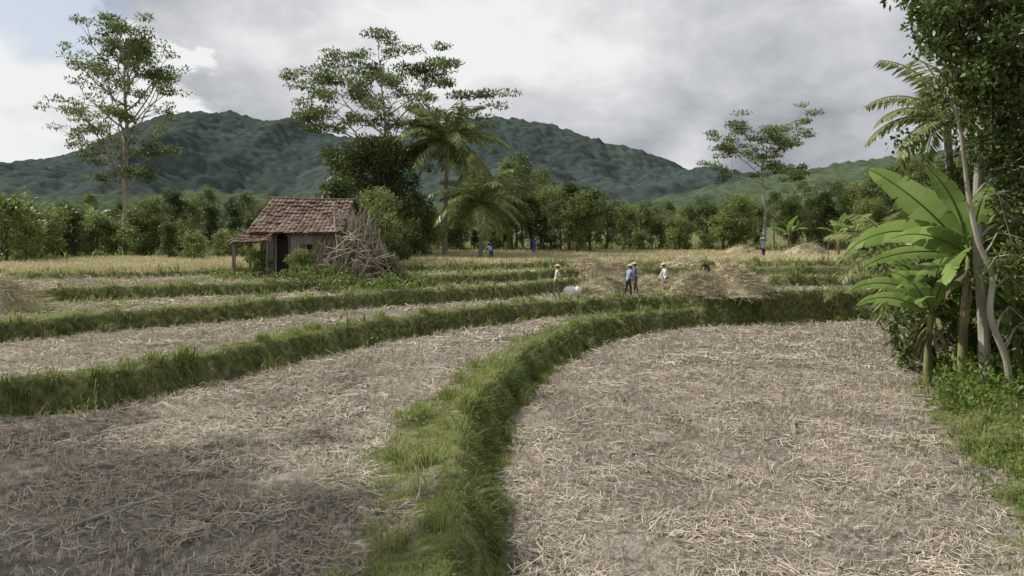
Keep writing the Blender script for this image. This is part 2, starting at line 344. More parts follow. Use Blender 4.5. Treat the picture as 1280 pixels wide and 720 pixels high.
T_rt=tree('sengon_tree_c',12.5,.22,.66,10,5.2,10,9,1.2,.18,140,.38,.16,M_sengon,M_bark,top=.16,shape='umb',wob=.9,flat=2.5)
put('sengon_tree',T_rt,952,80,1,1.1,vt=128)
T_dark=tree('dense_tree',10,.35,.15,24,4.2,25,6,1.2,.9,150,.34,.17,M_leafd,M_barkd,shape='round')
put('mango_tree',T_dark,470,61,1.0,.3,vt=162)
D=[tree('dense_a',8,.28,.15,16,3.4,25,5,1.0,.75,95,.34,.17,M_leafm,M_barkd),
   tree('dense_b',9,.25,.2,15,3.0,35,5,.9,.7,90,.32,.14,M_leafd,M_barkd,shape='cone'),
   tree('airy_c',11,.2,.35,14,3.2,40,5,.85,.45,55,.36,.15,M_leafm,M_bark,wob=.7),
   tree('light_d',7,.18,.15,14,2.8,40,5,.9,.7,70,.36,.16,M_leafl,M_bark),
   tree('wide_e',8,.25,.25,14,4.2,20,5,1.1,.5,90,.36,.15,M_leafm,M_barkd,shape='umb')]
B=[tree('bush_a',2.6,.06,.05,12,1.5,30,4,.55,.45,60,.24,.12,M_leafl,M_barkd),
   tree('bush_b',2.2,.06,.05,12,1.7,20,4,.6,.4,60,.26,.12,M_leafm,M_barkd),
   tree('bush_c',3.2,.06,.05,12,1.3,45,4,.5,.55,60,.28,.10,M_leafd,M_barkd)]
def palm(name,Ht,nf,Lf,lean=(0,0),leafmt=M_palm,r0=.17,dens=40):
    mb=MB(); t=np.linspace(0,1,12); path=np.stack([lean[0]*t**1.7*Ht,lean[1]*t**1.7*Ht,t*Ht],-1)
    mb.add(*tube(path,r0*(1.35-.55*t**.4),8),0); top=path[-1]
    for i in range(nf):
        a=i*2.4+rng.normal(0,.2); e=math.radians(80-100*(i/nf)+rng.normal(0,6)); Lx=Lf*rng.uniform(.85,1.1); m=14; s=np.linspace(0,1,m)
        el=e-s**1.3*math.radians(70+15*rng.random()); ds=Lx/(m-1)
        hx=np.concatenate([[0],np.cumsum(np.cos(el[:-1])*ds)]); zz=np.concatenate([[0],np.cumsum(np.sin(el[:-1])*ds)])
        fp=top+np.stack([np.cos(a)*hx,np.sin(a)*hx,zz+.1],-1); mb.add(*tube(fp,.045*(1-.85*s)+.006,4),2)
        ks=np.linspace(.1,.99,dens); c=np.stack([np.interp(ks,s,fp[:,k]) for k in range(3)],-1)
        tg=unit(np.stack([np.interp(ks,s,g) for g in np.gradient(fp,axis=0).T],-1)); sd=np.array([-math.sin(a),math.cos(a),0])
        ll=Lx*.25*np.sin(np.pi*(ks*.8+.12))**.6
        for sg in(-1,1):
            d=unit(sg*sd*.8+tg*.55+np.array([0,0,-.55])+rng.normal(0,.12,(dens,3))); nn=unit(np.cross(d,tg)+rng.normal(0,.15,(dens,3)))
            mb.add(*leaves(c,d,nn,ll*rng.uniform(.85,1.1,dens),np.full(dens,.10*Lf/3.5)),1)
    for k in range(7):
        a=rng.uniform(0,6.28); c=top+[.25*math.cos(a),.25*math.sin(a),-.15]; an=np.linspace(0,math.pi,5)
        mb.add(*tube(np.stack([c[0]+0*an,c[1]+0*an,c[2]-.12*np.cos(an)],-1),.11*np.sin(an)+.005,6),2)
    return mb.mesh(name,[M_palmbark,leafmt,M_leafl],False)
PA=palm('coconut_palm',8.9,26,4.9,(.03,.02)); PB=palm('coconut_palm_b',5.0,26,4.7,(-.02,0)); PC=palm('coconut_palm_c',8,18,3.6,(.05,.03))
put('coconut_palm',PA,556,60,1,.2,vt=128); put('coconut_palm',PB,601,57,1,2.2,vt=195)
# banana
def banana_leaf(mb,base,a,e,Lx,W,droop,mat=0,tear=.5,roll=0.0):
    m=26; s=np.linspace(0,1,m); el=e-s**1.5*droop; ds=Lx/(m-1)
    hx=np.concatenate([[0],np.cumsum(np.cos(el[:-1])*ds)]); zz=np.concatenate([[0],np.cumsum(np.sin(el[:-1])*ds)])
    fp=base+np.stack([np.cos(a)*hx,np.sin(a)*hx,zz],-1); mb.add(*tube(fp,.032*(1-.85*s)+.004,5),2)
    tg=unit(np.gradient(fp,axis=0)); sd0=np.repeat(np.array([[-math.sin(a),math.cos(a),0.]]),m,0); up0=unit(np.cross(tg,sd0))
    cr,sr=math.cos(roll),math.sin(roll); sd=sd0*cr+up0*sr; up=-sd0*sr+up0*cr
    wid=W*.5*np.clip(np.sin(np.pi*np.clip((s-.12)/.88,0,1)**.7),0,1)**.55
    for sg in(-1,1):
        i=3
        while i<m-1:
            seg=1 if rng.random()<tear else rng.integers(2,6); j=min(m-1,i+seg); dr=-.12-rng.random()*.9*tear; rr=np.arange(i,j+1); inn=fp[rr]+up[rr]*.01
            mid=inn+(sg*sd[rr]+up[rr]*.2)*wid[rr][:,None]*.5
            outr=inn+(sg*sd[rr]*.97+up[rr]*(.2+dr)+tg[rr]*.12)*wid[rr][:,None]*rng.uniform(.9,1.04)
            sh=(outr[0]-outr[-1])*.05; outr[0]-=sh*1.2; outr[-1]+=sh*1.2
            v=np.concatenate([inn,mid,outr]); k=len(rr); q=[]
            for b in range(k-1): q+= [[b,b+1,k+b+1,k+b],[k+b,k+b+1,2*k+b+1,2*k+b]]
            mb.add(v,q,mat); i=j
def banana(name,Ht,nl,Lf,dead=5,spec=None,r=.13):
    mb=MB(); t=np.linspace(0,1,8); path=np.stack([.06*Ht*t**2,0*t,t*Ht],-1); mb.add(*tube(path,r*(1.15-.5*t),10),1)
    if spec:
        for (a,e,l,w,dr,ro) in spec: banana_leaf(mb,path[-1]-[0,0,.15],math.radians(a),math.radians(e),l,w,math.radians(dr),0,.25,math.radians(ro))
    else:
        for i in range(nl):
            banana_leaf(mb,path[-1]-[0,0,.25*i/nl],i*2.4+rng.normal(0,.2),math.radians(82-60*i/nl+rng.normal(0,6)),Lf*rng.uniform(.8,1.1),Lf*.27,math.radians(55+30*rng.random()),0,.35,rng.normal(0,.35))
    for i in range(dead):
        banana_leaf(mb,path[-1]-[0,0,.3+.5*rng.random()],rng.uniform(0,6.28),math.radians(-35),Lf*.6*rng.uniform(.6,1.1),Lf*.07,math.radians(52),3,.9,rng.normal(0,.5))
    return mb.mesh(name,[M_ban,M_banstem,M_leafl,M_dead],True)
BA=banana('banana_plant',4.0,8,3.0,dead=9,spec=[(190,46,4.2,1.0,24,62),(205,24,3.5,.85,40,48),(186,30,4.3,.95,80,52),(160,80,3.0,.8,35,50),(228,10,3.4,.8,60,30),(250,62,2.9,.75,50,10),(20,60,3.0,.75,60,-40),(320,45,3.0,.75,70,-20),(95,65,3.0,.75,50,0),(150,10,3.0,.75,50,40)])
BA2=banana('banana_plant_d',3.6,9,3.1,dead=5)
BB=banana('banana_plant_b',2.7,8,2.6,dead=6,spec=[(200,62,2.6,.7,60,40),(175,35,2.8,.7,75,50),(230,40,2.5,.65,70,20),(270,70,2.3,.6,60,0),(0,55,2.5,.6,60,-40),(110,60,2.5,.6,50,0),(320,20,2.3,.6,60,-20)])
BC=banana('banana_plant_c',2.2,7,2.2,dead=2)
def putxy(name,me,x,y,sc=1,rz=0,z=None):
    o=bpy.data.objects.new(name,me); COL.objects.link(o); o.location=(x,y,(hz(x,y) if z is None else z)-.05); o.scale=(sc,)*3; o.rotation_euler=(0,0,rz); return o
putxy('banana_plant',BA,13.75,22.0,1.04,0); putxy('banana_plant',BB,13.2,22.9,.9,0); putxy('banana_plant',BA2,14.9,23.8,1.0,2.9); putxy('banana_plant',BC,15.2,21.6,1.0,2.2); putxy('banana_plant',BB,14.2,24.6,1.0,-.3)
for u,d,s in [(104,78,1.0),(122,80,1.1),(140,79,.9),(88,82,1),(1048,60,.8),(1072,55,.9),(1100,62,.9),(985,72,.8)]:
    put('banana_plant',BC,u,d,s*1.15)
# tree belt
belt=empty('tree_belt')
for u,vt,d,k in [(8,232,62,0),(-40,205,66,2),(30,255,75,3),(185,240,82,0),(215,232,85,1),(240,240,90,3),(262,228,84,2),(292,243,95,1),(310,234,90,2),(330,246,100,0),(355,235,95,4),(385,240,90,3),(408,225,95,2),(150,248,95,1),(110,236,98,2),(60,250,100,4),(80,244,110,0),
  (430,212,76,0),(448,240,68,3),(520,232,80,1),(535,256,70,3),(500,245,75,0),(575,240,78,3),(632,192,80,2),(618,235,82,3),(655,183,84,2),(645,210,78,4),(690,225,76,3),(712,220,72,1),(738,228,70,1),(758,242,74,0),(722,230,68,0),(700,245,70,1),(676,202,88,2),(665,222,80,0),(640,232,74,0),
  (785,250,78,3),(800,244,84,0),(815,252,88,4),(838,246,92,2),(860,250,84,3),(885,240,82,0),(905,248,80,4),(925,236,78,3),(945,245,86,0),(965,234,84,2),(985,244,82,3),(1008,225,84,4),(1030,235,74,1),(1052,220,78,2),(1075,220,74,3),(1100,203,70,0),(1125,205,66,1),(1150,190,62,2),(1175,196,60,1),(1200,185,58,0),(1230,190,50,1),(1265,180,46,0),(1300,175,44,1),(1340,180,48,0),(1090,240,62,3),(1140,240,54,3),(1180,255,50,4),(-90,215,70,0),(-140,200,80,1),(1400,180,60,1),(1450,180,70,0)]:
    put('belt_tree',D[k],u,d,1,None,belt,-.2,vt=vt)
for i in range(50):
    u=rng.uniform(-150,1430); put('belt_tree',D[rng.integers(0,5)],u,rng.uniform(100,160),1,None,belt,-.2,vt=rng.uniform(240,264) if u<1000 else rng.uniform(215,250))
bushes=empty('shrubs')
for i in range(85):
    u=rng.uniform(-80,1400); d=rng.uniform(74,86) if 430<u<1130 else rng.uniform(58,84)
    if u>1130: d=rng.uniform(40,56)
    put('shrub',B[rng.integers(0,3)],u,d,rng.uniform(.5,1.2),None,bushes,-.1)
for u,d,s,k in [(510,60,1.3,1),(530,62,1.1,0),(485,56,1.0,1),(212,55,.7,2),(245,53,.6,0),(500,50,.8,1),(440,47,1.1,0),(455,48,1.2,1),(470,47,.9,0),(90,60,1.0,2),(50,56,1.2,1),(5,50,1.3,0),(30,52,.8,0),(375,37.9,.45,0),(322,39.3,.45,0),(425,45.8,1.3,2),(440,39.5,.35,0),(485,38.4,.3,1)]:
    put('shrub',B[k],u,d,s,None,bushes,-.1)
put('papaya_tree',D[3],470,52,.62,vt=228)
# unseen trees added left of the frame to shade the near left field
for x,y,s,me in [(-19.5,14,.72,T_left),(-17.5,10.5,.85,D[2]),(-23,17,1.0,D[2]),(-15.2,11.2,.60,T_left),(-13.2,7.8,.58,T_left)]: putxy('added_shade_tree',me,x,y,s,rng.uniform(0,6))
# ---------- right foreground trees
def cat3(p,n=5):
    p=np.array(p,float); out=[]
    for i in range(len(p)-1):
        p0=p[max(i-1,0)];p1=p[i];p2=p[i+1];p3=p[min(i+2,len(p)-1)]
        for k in range(n):
            t=k/n; out.append(.5*((2*p1)+(-p0+p2)*t+(2*p0-5*p1+4*p2-p3)*t*t+(-p0+3*p1-3*p2+p3)*t**3))
    out.append(p[-1]); return np.array(out)
def ctree(name,path,r0,r1,cl,rx,rz,nlv,ls,lw,leaf,bark,sub=3):
    mb=MB(); path=cat3(path,5); n=len(path); mb.add(*tube(path,np.linspace(r0,r1,n),10),0)
    for c in cl:
        c=np.array(c); dd=np.linalg.norm(path-c,axis=1)+np.where(path[:,2]>c[2]-.2,6,0); k=dd.argmin(); b=path[k]; s=np.linspace(0,1,6)[:,None]
        lp=b+(c-b)*s+np.array([0,0,.4])*np.sin(s*math.pi)+rng.normal(0,.06,(6,3))*np.sin(s*math.pi); mb.add(*tube(lp,np.linspace(r1*.5+.01,.012,6),5),0)
        clump(mb,c,rx,rz,nlv,ls,lw,droop=-.35,flat=.8)
        for j in range(sub): 
            c2=c+rng.normal(0,rx*1.0,3); mb.add(*tube(np.linspace(lp[3],c2,4),np.linspace(.018,.006,4),4),0); clump(mb,c2,rx*.7,rz*.7,int(nlv*.6),ls,lw,droop=-.35,flat=.8)
    return mb.obj(name,[bark,leaf],False)
def W3(u,v,d): return (wx(u,d),d,wz(v,d))
cl=[]
for i in range(72):
    u=rng.uniform(1170,1400); v=rng.uniform(-90,165)
    if v>60 and u<1205: u+=50
    cl.append(W3(u,v,rng.uniform(18.5,23.5)))
for i in range(18): cl.append(W3(rng.uniform(1245,1330),rng.uniform(150,330),rng.uniform(19.5,23.5)))
cl+= [W3(1165,15,20),W3(1175,50,20.5),W3(1168,-5,21),W3(1215,110,20),W3(1250,150,21),W3(1232,60,19.5),W3(1262,100,19.5),W3(1215,30,19.8),W3(1190,20,19.8),W3(1195,60,20),W3(1200,-20,20),W3(1240,120,20.5)]
M_jack=leafmat('jackfruit_leaves',[(.035,.06,.016),(.08,.12,.03),(.17,.22,.06)],.35,.4,.9)
ctree('jackfruit_tree',[W3(1232,478,21.5),W3(1229,400,21.5),W3(1222,300,21.6),W3(1224,200,21.4),W3(1228,110,21.2),W3(1245,30,21),W3(1250,-50,21)],.17,.09,cl,.68,.58,125,.21,.105,M_jack,M_bark)
cl=[W3(1192,95,20.2),W3(1178,130,20.4),W3(1205,70,20),W3(1250,330,20),W3(1268,300,20.5),W3(1275,360,20.2),W3(1245,240,20.6),W3(1270,250,20.3),W3(1262,400,20.6),W3(1285,420,20.2)]
ctree('leaning_tree',[W3(1262,492,20),W3(1258,450,20),W3(1238,395,20),W3(1240,345,20.1),W3(1222,300,20.2),W3(1210,240,20.2),W3(1203,180,20.2),W3(1190,110,20.2),W3(1180,75,20.2)],.10,.04,cl,.5,.45,60,.19,.08,M_leafm,M_bark,2)
putxy('coconut_palm',palm('coconut_palm_d',9.0,20,3.3,(-.02,.02)),16.9,27.5,1,.5)
putxy('coconut_palm',palm('coconut_palm_e',3.6,15,3.2,(-.05,.02)),15.9,30,1,1.9)
putxy('shrub',B[0],15.6,19.5,.9); putxy('shrub',B[1],14.9,25.5,1.2); putxy('shrub',B[1],17,22,1.3); putxy('shrub',B[2],18,30,1.4); putxy('shrub',B[0],20,34,1.3); putxy('shrub',B[1],16.5,18,1.)
for x,y,s,k in [(19.5,27,.8,0),(22.5,33,.9,1),(24.5,38,.8,0),(19,22,.9,1),(25,30,.9,0),(21,24,1,1)]: putxy('broadleaf_tree',D[k],x,y,s,rng.uniform(0,6))
# ---------------- hut ----------------
M_tile=leafmat('clay_tiles',[(.04,.034,.03),(.085,.062,.05),(.13,.086,.066),(.18,.125,.095),(.22,.19,.16)],0,.9,1.1,.1)
M_wall=solid('woven_bamboo_wall',(.17,.13,.09),(.36,.29,.21),9,.9,.4,(1,1,6))
M_wall2=solid('weathered_boards',(.17,.15,.13),(.42,.38,.33),6,.9,.4,(6,6,.4))
M_dk=solid('interior_shade',(.015,.012,.01),(.03,.025,.02))  # interior shade as a flat near-black colour on thin panels
M_wood=solid('post_wood',(.10,.08,.06),(.24,.20,.15),6,.9,.3,(1,1,.3))
M_stick=leafmat('firewood',[(.05,.04,.032),(.13,.105,.08),(.24,.20,.155),(.40,.35,.28)],0,.9,1.5,.1)
hx0,hy0=-11.3,41.0; hut=empty('farm_hut',(hx0,hy0,hz(hx0,hy0)-.05),math.radians(-6)); hut.scale=(1.08,1.08,1.08)
def tiles(mb,a,b,c,d,nu,nv):
    a,b,c,d=[np.array(q,float) for q in(a,b,c,d)]; nn=unit(np.cross(b-a,d-a)); 
    if nn[2]<0: nn=-nn
    for j in range(nv):
        for i in range(nu):
            if rng.random()<.02: continue
            t0,t1=j/nv,(j+1.18)/nv; u0,u1=i/nu,(i+1.02)/nu; jit=rng.normal(0,.015,2); sag=-.12*math.sin(math.pi*(i+.5)/nu)*math.sin(math.pi*(j+1)/(nv+1))
            v=[]
            for t,lift in((t0,.015),(t1,.06)):
                A=a+(d-a)*t; Bq=b+(c-b)*t
                for k in range(6):
                    w=k/5; v.append(A+(Bq-A)*(u0+(u1-u0)*w)+nn*(lift+.05*math.sin(math.pi*w)+jit[0]+sag)+(d-a)/np.linalg.norm(d-a)*jit[1]*2)
            mb.add(v,[[k,k+1,k+7,k+6] for k in range(5)],0)
    mb.add([a-nn*.16,b-nn*.16,c-nn*.06,d-nn*.06],[[0,1,2,3]],1)
rf=MB()
RL,RR,RZ,EZ=-2.5,2.3,4.15,2.35
tiles(rf,(RL+.25,0,RZ),(RR-.1,0,RZ-.12),(RR,-2.0,EZ),(RL-.25,-2.0,EZ),20,10)
tiles(rf,(RL+.25,0,RZ),(RR-.1,0,RZ-.12),(RR,2.1,EZ),(RL-.25,2.1,EZ),20,10)
an=np.linspace(RL+.1,RR,14); rf.add(*tube(np.stack([an,0*an,RZ+.03-.12*(an-RL)/(RR-RL)-.04*np.sin((an-RL)/(RR-RL)*3.14)],-1),np.full(14,.09),6),0)
tiles(rf,(-2.35,-1.5,2.75),(-2.35,1.5,2.75),(-3.75,1.7,1.85),(-3.75,-1.8,1.85),15,6)
tiles(rf,(-2.75,-1.75,2.35),(-1.3,-1.75,2.4),(-1.3,-2.6,1.95),(-3.3,-2.6,1.85),9,4)
rf.obj('roof',[M_tile,M_wood],True,hut)
wl=MB()
x=-2.0
while x<2.0:
    w=rng.uniform(.13,.2)
    if not(-1.45<x<-.75): wl.add(*box((x+w/2,-1.45+rng.normal(0,.008),1.17+rng.normal(0,.02)),(w-.012,.03,2.34)),1 if x<.4 else 0)
    x+=w
y=-1.4
while y<1.5:
    w=rng.uniform(.14,.22); wl.add(*box((-2.05+rng.normal(0,.01),y+w/2,1.15),(.03,w-.012,2.3)),0); wl.add(*box((2.05,y+w/2,1.15),(.03,w-.012,2.3)),0); y+=w
wl.add(*box((0,1.5,1.15),(4.1,.03,2.3)),0)
for s in(-2.05,2.05):
    for k in range(9):
        yy=-1.3+k*.325; hh=1.55*(1-abs(yy)/1.75)
        wl.add(*box((s*.99,yy,2.3+hh/2),(.03,.31,hh)),0)
wl.obj('walls',[M_wall,M_wall2],False,hut)
pt=MB(); pt.add(*box((-1.1,-1.38,1.0),(.7,.02,2.0)),1)  # dark panel fills the doorway in place of a shaded inside
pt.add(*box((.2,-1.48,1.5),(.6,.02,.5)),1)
for bz in (.3,1.2,2.2): pt.add(*box((.55,-1.5,bz),(2.9,.04,.06)),0)
for px_,py_,hh in [(-3.6,-1.65,1.85),(-3.6,1.5,1.85),(-3.1,-2.45,1.85),(-1.35,-2.5,1.95),(-2.05,-1.52,2.5),(2.08,-1.52,2.4),(-.7,-1.5,2.3),(-1.5,-1.5,2.3),(.4,-2.0,2.35),(-2.7,-1.6,2.2)]:
    pp=np.array([[px_,py_,-.2],[px_+rng.normal(0,.03),py_,hh/2],[px_+rng.normal(0,.03),py_,hh]]); pt.add(*tube(pp,[.055,.05,.045],6),0)
pt.add(*tube([[-3.7,-1.65,1.8],[-3.7,1.6,1.8]],[.04,.04],5),0); pt.add(*tube([[-3.3,-2.5,1.84],[-1.2,-2.5,1.92]],[.04,.04],5),0)
pt.obj('posts_and_dark_panels',[M_wood,M_dk],False,hut)
fw=MB()
for i in range(520): # branches heaped and leaning against the right end of the hut
    th=rng.uniform(-2.9,.25); rr=rng.uniform(1.3,2.6); cx=2.7+rng.normal(0,.3)
    bx=cx+rr*math.cos(th)*1.05; by=-1.3+rr*math.sin(th)*.8; ht=rng.uniform(1.0,4.1)*(1-.12*abs(bx-2.4))
    tx=cx+(bx-cx)*rng.uniform(-.5,.5)+rng.normal(0,.4); ty=-1.1+(by+1.3)*rng.uniform(-.2,.3)
    p0=np.array([bx,by,-.05]); p1=np.array([tx,ty,ht]); s=np.linspace(rng.uniform(0,.3),1,5)[:,None]
    pp=p0+(p1-p0)*s+rng.normal(0,.10,(5,3))*np.sin(s*3.1); r=rng.uniform(.012,.05); fw.add(*tube(pp,np.linspace(r,r*.4,5),5),0)
for i in range(240):
    a=rng.uniform(-1.2,1.2); c=np.array([rng.uniform(1.0,5.0),rng.uniform(-3.2,-.8),rng.uniform(.05,2.6)]); c[2]*=max(.1,1-abs(c[0]-2.9)/2.2); d=np.array([math.cos(a),math.sin(a)*.4,rng.normal(0,.5)]); l=rng.uniform(.3,.9)
    fw.add(*tube([c-d*l,c+[0,0,.04],c+d*l],[.035,.03,.015],5),0)
fw.obj('firewood_stack',[M_stick],False,hut)
# ---------------- hay piles ----------------
def hay(name,x,y,rx,ry,h,n=2600,lump=.3,mat=M_hay):
    mb=MB(); z0=hz(x,y); nu,nv=36,12; V=[]
    for j in range(nv+1):
        t=j/nv
        for i in range(nu):
            a=i/nu*2*math.pi; rr=(1-t)**.75*(1+lump*.45*math.sin(a*3+x)+lump*.3*math.sin(a*5+y)); V.append([rr*rx*math.cos(a),rr*ry*math.sin(a),h*(1-(1-t)**1.7)*(1+.12*math.sin(a*2+x*2))-.06])
    V=np.array(V); V+=rng.normal(0,.03,V.shape); q=[[j*nu+i,j*nu+(i+1)%nu,(j+1)*nu+(i+1)%nu,(j+1)*nu+i] for j in range(nv) for i in range(nu)]
    mb.add(V,q); k=rng.integers(0,len(V),n); c=V[k]+rng.normal(0,.07,(n,3)); c[:,2]=np.maximum(c[:,2],0)
    out_=unit(c*[1/rx**2,1/ry**2,1/h**2]); d=unit(rng.normal(0,1,(n,3))*[1,1,.4]+np.array([0,0,-.3])+out_*.35)
    mb.add(*leaves(c,d,unit(out_+rng.normal(0,.5,(n,3))),rng.uniform(.25,.8,n),np.full(n,.026)))
    return mb.obj(name,[mat],False,None,(x,y,z0))
def hayp(u,d,rx,ry,h,n=2600): hay('hay_pile',wx(u,d),d,rx,ry,h,n)
hayp(915,39.6,2.2,1.1,1.45,5200); hayp(868,39.4,1.6,1.0,1.1,3000); hayp(738,47.0,1.8,.8,1.15); hayp(772,47.2,1.5,.8,.85)
hayp(760,42.2,1.9,.8,.75,3200); hayp(812,41.6,1.2,.7,.6); hayp(842,39.8,.9,.6,.6); hayp(735,40.6,.9,.5,.3)
hayp(925,66,1.8,1,.8,900); hayp(1008,64,2.1,1,1.0,1200); hayp(-4,27,1.8,1.0,1.1,3000); hayp(855,50.5,1.6,.7,.7,1000)
# ---------------- people ----------------
M_skin=solid('skin',(.17,.09,.055),(.24,.13,.08),10,.6)
M_hair=solid('hair',(.012,.01,.009),(.02,.018,.015))
M_eye=solid('eyes',(.02,.02,.02),(.04,.04,.04))
M_hat=solid('bamboo_hat',(.36,.29,.17),(.54,.46,.30),14,.8)
def cloth(n,c): return solid('cloth_'+n,tuple(k*.75 for k in c),c,6,.9,.2)
CL={'cream':cloth('cream',(.64,.60,.42)),'blue':cloth('blue',(.14,.21,.40)),'grey':cloth('greyblue',(.30,.37,.46)),'white':cloth('white',(.78,.78,.76)),'dark':cloth('dark',(.04,.04,.05)),'brown':cloth('brown',(.10,.07,.05)),'royal':cloth('royal',(.03,.08,.36)),'khaki':cloth('khaki',(.16,.14,.10))}
def ell(c,r,nu=16,nv=10):
    V=[]
    for j in range(nv+1):
        t=math.pi*j/nv
        for i in range(nu):
            a=2*math.pi*i/nu; V.append([c[0]+r[0]*max(math.sin(t),.01)*math.cos(a),c[1]+r[1]*max(math.sin(t),.01)*math.sin(a),c[2]+r[2]*math.cos(t)])
    return np.array(V),[[j*nu+i,(j+1)*nu+i,(j+1)*nu+(i+1)%nu,j*nu+(i+1)%nu] for j in range(nv) for i in range(nu)]
def person(u,d,head,top,bot,hat=True,bend=0,arms='down',stride=.12,z=None,hgt=1.58,kind='farmer'):
    x=wx(u,d); z0=hz(x,d) if z is None else z; root=empty(kind,(x,d,z0),head); k=hgt/1.58; root.scale=(k,k,k)
    b=math.radians(bend); ph=.86
    def up(l,fx=0): return np.array([fx,math.sin(b)*l,ph+math.cos(b)*l])
    J={'pel':np.array([0,0,ph]),'waist':up(.16),'chest':up(.38),'neck':up(.53),'hb':up(.60)}
    for s,nm in((-1,'l'),(1,'r')):
        J['sh'+nm]=up(.47,s*.165)
        if arms=='down': e=J['sh'+nm]+[s*.06,.03,-.27]; w=e+[s*-.01,.09,-.23]
        elif arms=='work': e=J['sh'+nm]+[s*.05,.08,-.25]; w=e+[s*-.05,.21,-.04]
        elif arms=='reach': e=J['sh'+nm]+[s*.04,.12,-.25]; w=e+[s*-.03,.13,-.21]
        elif arms=='up': e=J['sh'+nm]+[s*.14,.05,.20]; w=e+[s*-.10,.03,.23]
        J['el'+nm]=e;J['wr'+nm]=w;J['hd'+nm]=w+unit(w-e)*.05
        J['hip'+nm]=J['pel']+[s*.09,0,-.06]
        J['kn'+nm]=np.array([s*.10,s*stride*.5+.05,.44]);J['an'+nm]=np.array([s*.11,s*stride,.07])
        J['toe'+nm]=J['an'+nm]+[s*.02,.15,-.035]; J['cf'+nm]=J['kn'+nm]*.7+J['an'+nm]*.3+[0,-.02,0]
    R={'pel':.135,'waist':.115,'chest':.145,'neck':.058,'hb':.055}
    for nm in'lr': R.update({'sh'+nm:.066,'el'+nm:.045,'wr'+nm:.028,'hd'+nm:.03,'hip'+nm:.095,'kn'+nm:.062,'cf'+nm:.06,'an'+nm:.042,'toe'+nm:.03})
    names=list(J); E=[('pel','waist','s'),('waist','chest','s'),('chest','neck','s'),('neck','hb','k')]
    for nm in'lr': E+=[('chest','sh'+nm,'s'),('sh'+nm,'el'+nm,'s'),('el'+nm,'wr'+nm,'s' if arms!='work' else 'k'),('wr'+nm,'hd'+nm,'k'),('pel','hip'+nm,'p'),('hip'+nm,'kn'+nm,'p'),('kn'+nm,'cf'+nm,'p'),('cf'+nm,'an'+nm,'p'),('an'+nm,'toe'+nm,'k')]
    me=bpy.data.meshes.new('sk'); me.from_pydata([tuple(J[n]) for n in names],[(names.index(a),names.index(c)) for a,c,_ in E],[]); o=bpy.data.objects.new('sk',me); COL.objects.link(o)
    md=o.modifiers.new('s','SKIN'); md.use_smooth_shade=True
    for i,n in enumerate(names):
        sv=me.skin_vertices[0].data[i]; sv.radius=(R[n],R[n]*(.8 if n in('chest','waist','pel') else 1)); sv.use_root=(n=='pel')
    o.modifiers.new('u','SUBSURF').levels=2
    dg=bpy.context.evaluated_depsgraph_get(); dg.update(); bm=bpy.data.meshes.new_from_object(o.evaluated_get(dg)); bpy.data.objects.remove(o)
    bm.materials.clear()
    for mt in(M_skin,CL[top],CL[bot]): bm.materials.append(mt)
    mi={'k':0,'s':1,'p':2}
    for pl in bm.polygons:
        c=np.array(pl.center); best=9;bi=0
        for a,c2,t in E:
            A,Bb=J[a],J[c2]; e=Bb-A; tt=np.clip((c-A)@e/(e@e),0,1); dd=np.linalg.norm(c-A-tt*e)-.5*(R[a]+R[c2])
            if dd<best: best=dd;bi=mi[t]
        pl.material_index=bi; pl.use_smooth=True
    bo=bpy.data.objects.new('body',bm); COL.objects.link(bo); bo.parent=root
    hd=MB(); hc=J['hb']+np.array([0,math.sin(b)*.09+.015,math.cos(b*.6)*.09]); hd.add(*ell(hc,(.073,.092,.11)),0); hd.add(*ell(hc+[0,.03,-.065],(.05,.055,.045)),0)
    hd.add(*ell(hc+[0,.098,-.012],(.014,.02,.026),8,6),0)
    for s in(-1,1): hd.add(*ell(hc+[s*.03,.083,.012],(.012,.008,.008),8,6),2); hd.add(*ell(hc+[s*.075,0,-.005],(.01,.018,.03),8,6),0)
    hd.add(*ell(hc+[0,.085,-.055],(.025,.008,.007),8,6),3); hd.add(*ell(hc+[0,-.02,.03],(.08,.088,.093)),1)
    hd.obj('head',[M_skin,M_hair,M_eye,CL['brown']],True,root)
    if hat:
        mb=MB(); nu=24; V=[]
        for r,zz in((.004,.12),(.06,.10),(.12,.055),(.195,.0),(.195,-.01),(.11,.04),(.004,.10)):
            for i in range(nu): a=2*math.pi*i/nu; V.append([hc[0]+r*math.cos(a),hc[1]+r*math.sin(a)+.0,hc[2]+.05+zz-.1*b*r*math.sin(a)*4])
        mb.add(V,[[j*nu+i,j*nu+(i+1)%nu,(j+1)*nu+(i+1)%nu,(j+1)*nu+i] for j in range(6) for i in range(nu)]); mb.obj('conical_hat',[M_hat],True,root)
    hn=MB()
    for nm,s in(('l',-1),('r',1)):
        w=J['hd'+nm]; dr=unit(J['wr'+nm]-J['el'+nm]); sd=unit(np.cross(dr,[s,0,.01])); pn=np.cross(dr,sd)
        pv,pq=ell((0,0,0),(.038,.016,.048),12,8); hn.add(w+pv[:,:1]*sd+pv[:,1:2]*pn+pv[:,2:]*dr+dr*.02,pq)
        for f in range(4):
            l=[.06,.072,.066,.05][f]; b0=w+dr*.055+sd*(f-1.5)*.019; hn.add(*tube([b0,b0+dr*l*.45+pn*.004,b0+dr*l*.8+pn*.02,b0+dr*l*.9+pn*.036],[.0085,.008,.0075,.005],6))
        b0=w+sd*-.034; hn.add(*tube([b0,b0-sd*.018+dr*.022,b0-sd*.02+dr*.05+pn*.01],[.011,.0095,.006],6))
    hn.obj('hands',[M_skin],True,root)
    return root
R_=math.radians
person(695,39.6,R_(-80),'cream','khaki',arms='work',bend=8,hgt=1.66)
person(785,39.8,R_(-60),'grey','dark',arms='work',bend=14,hgt=1.66)
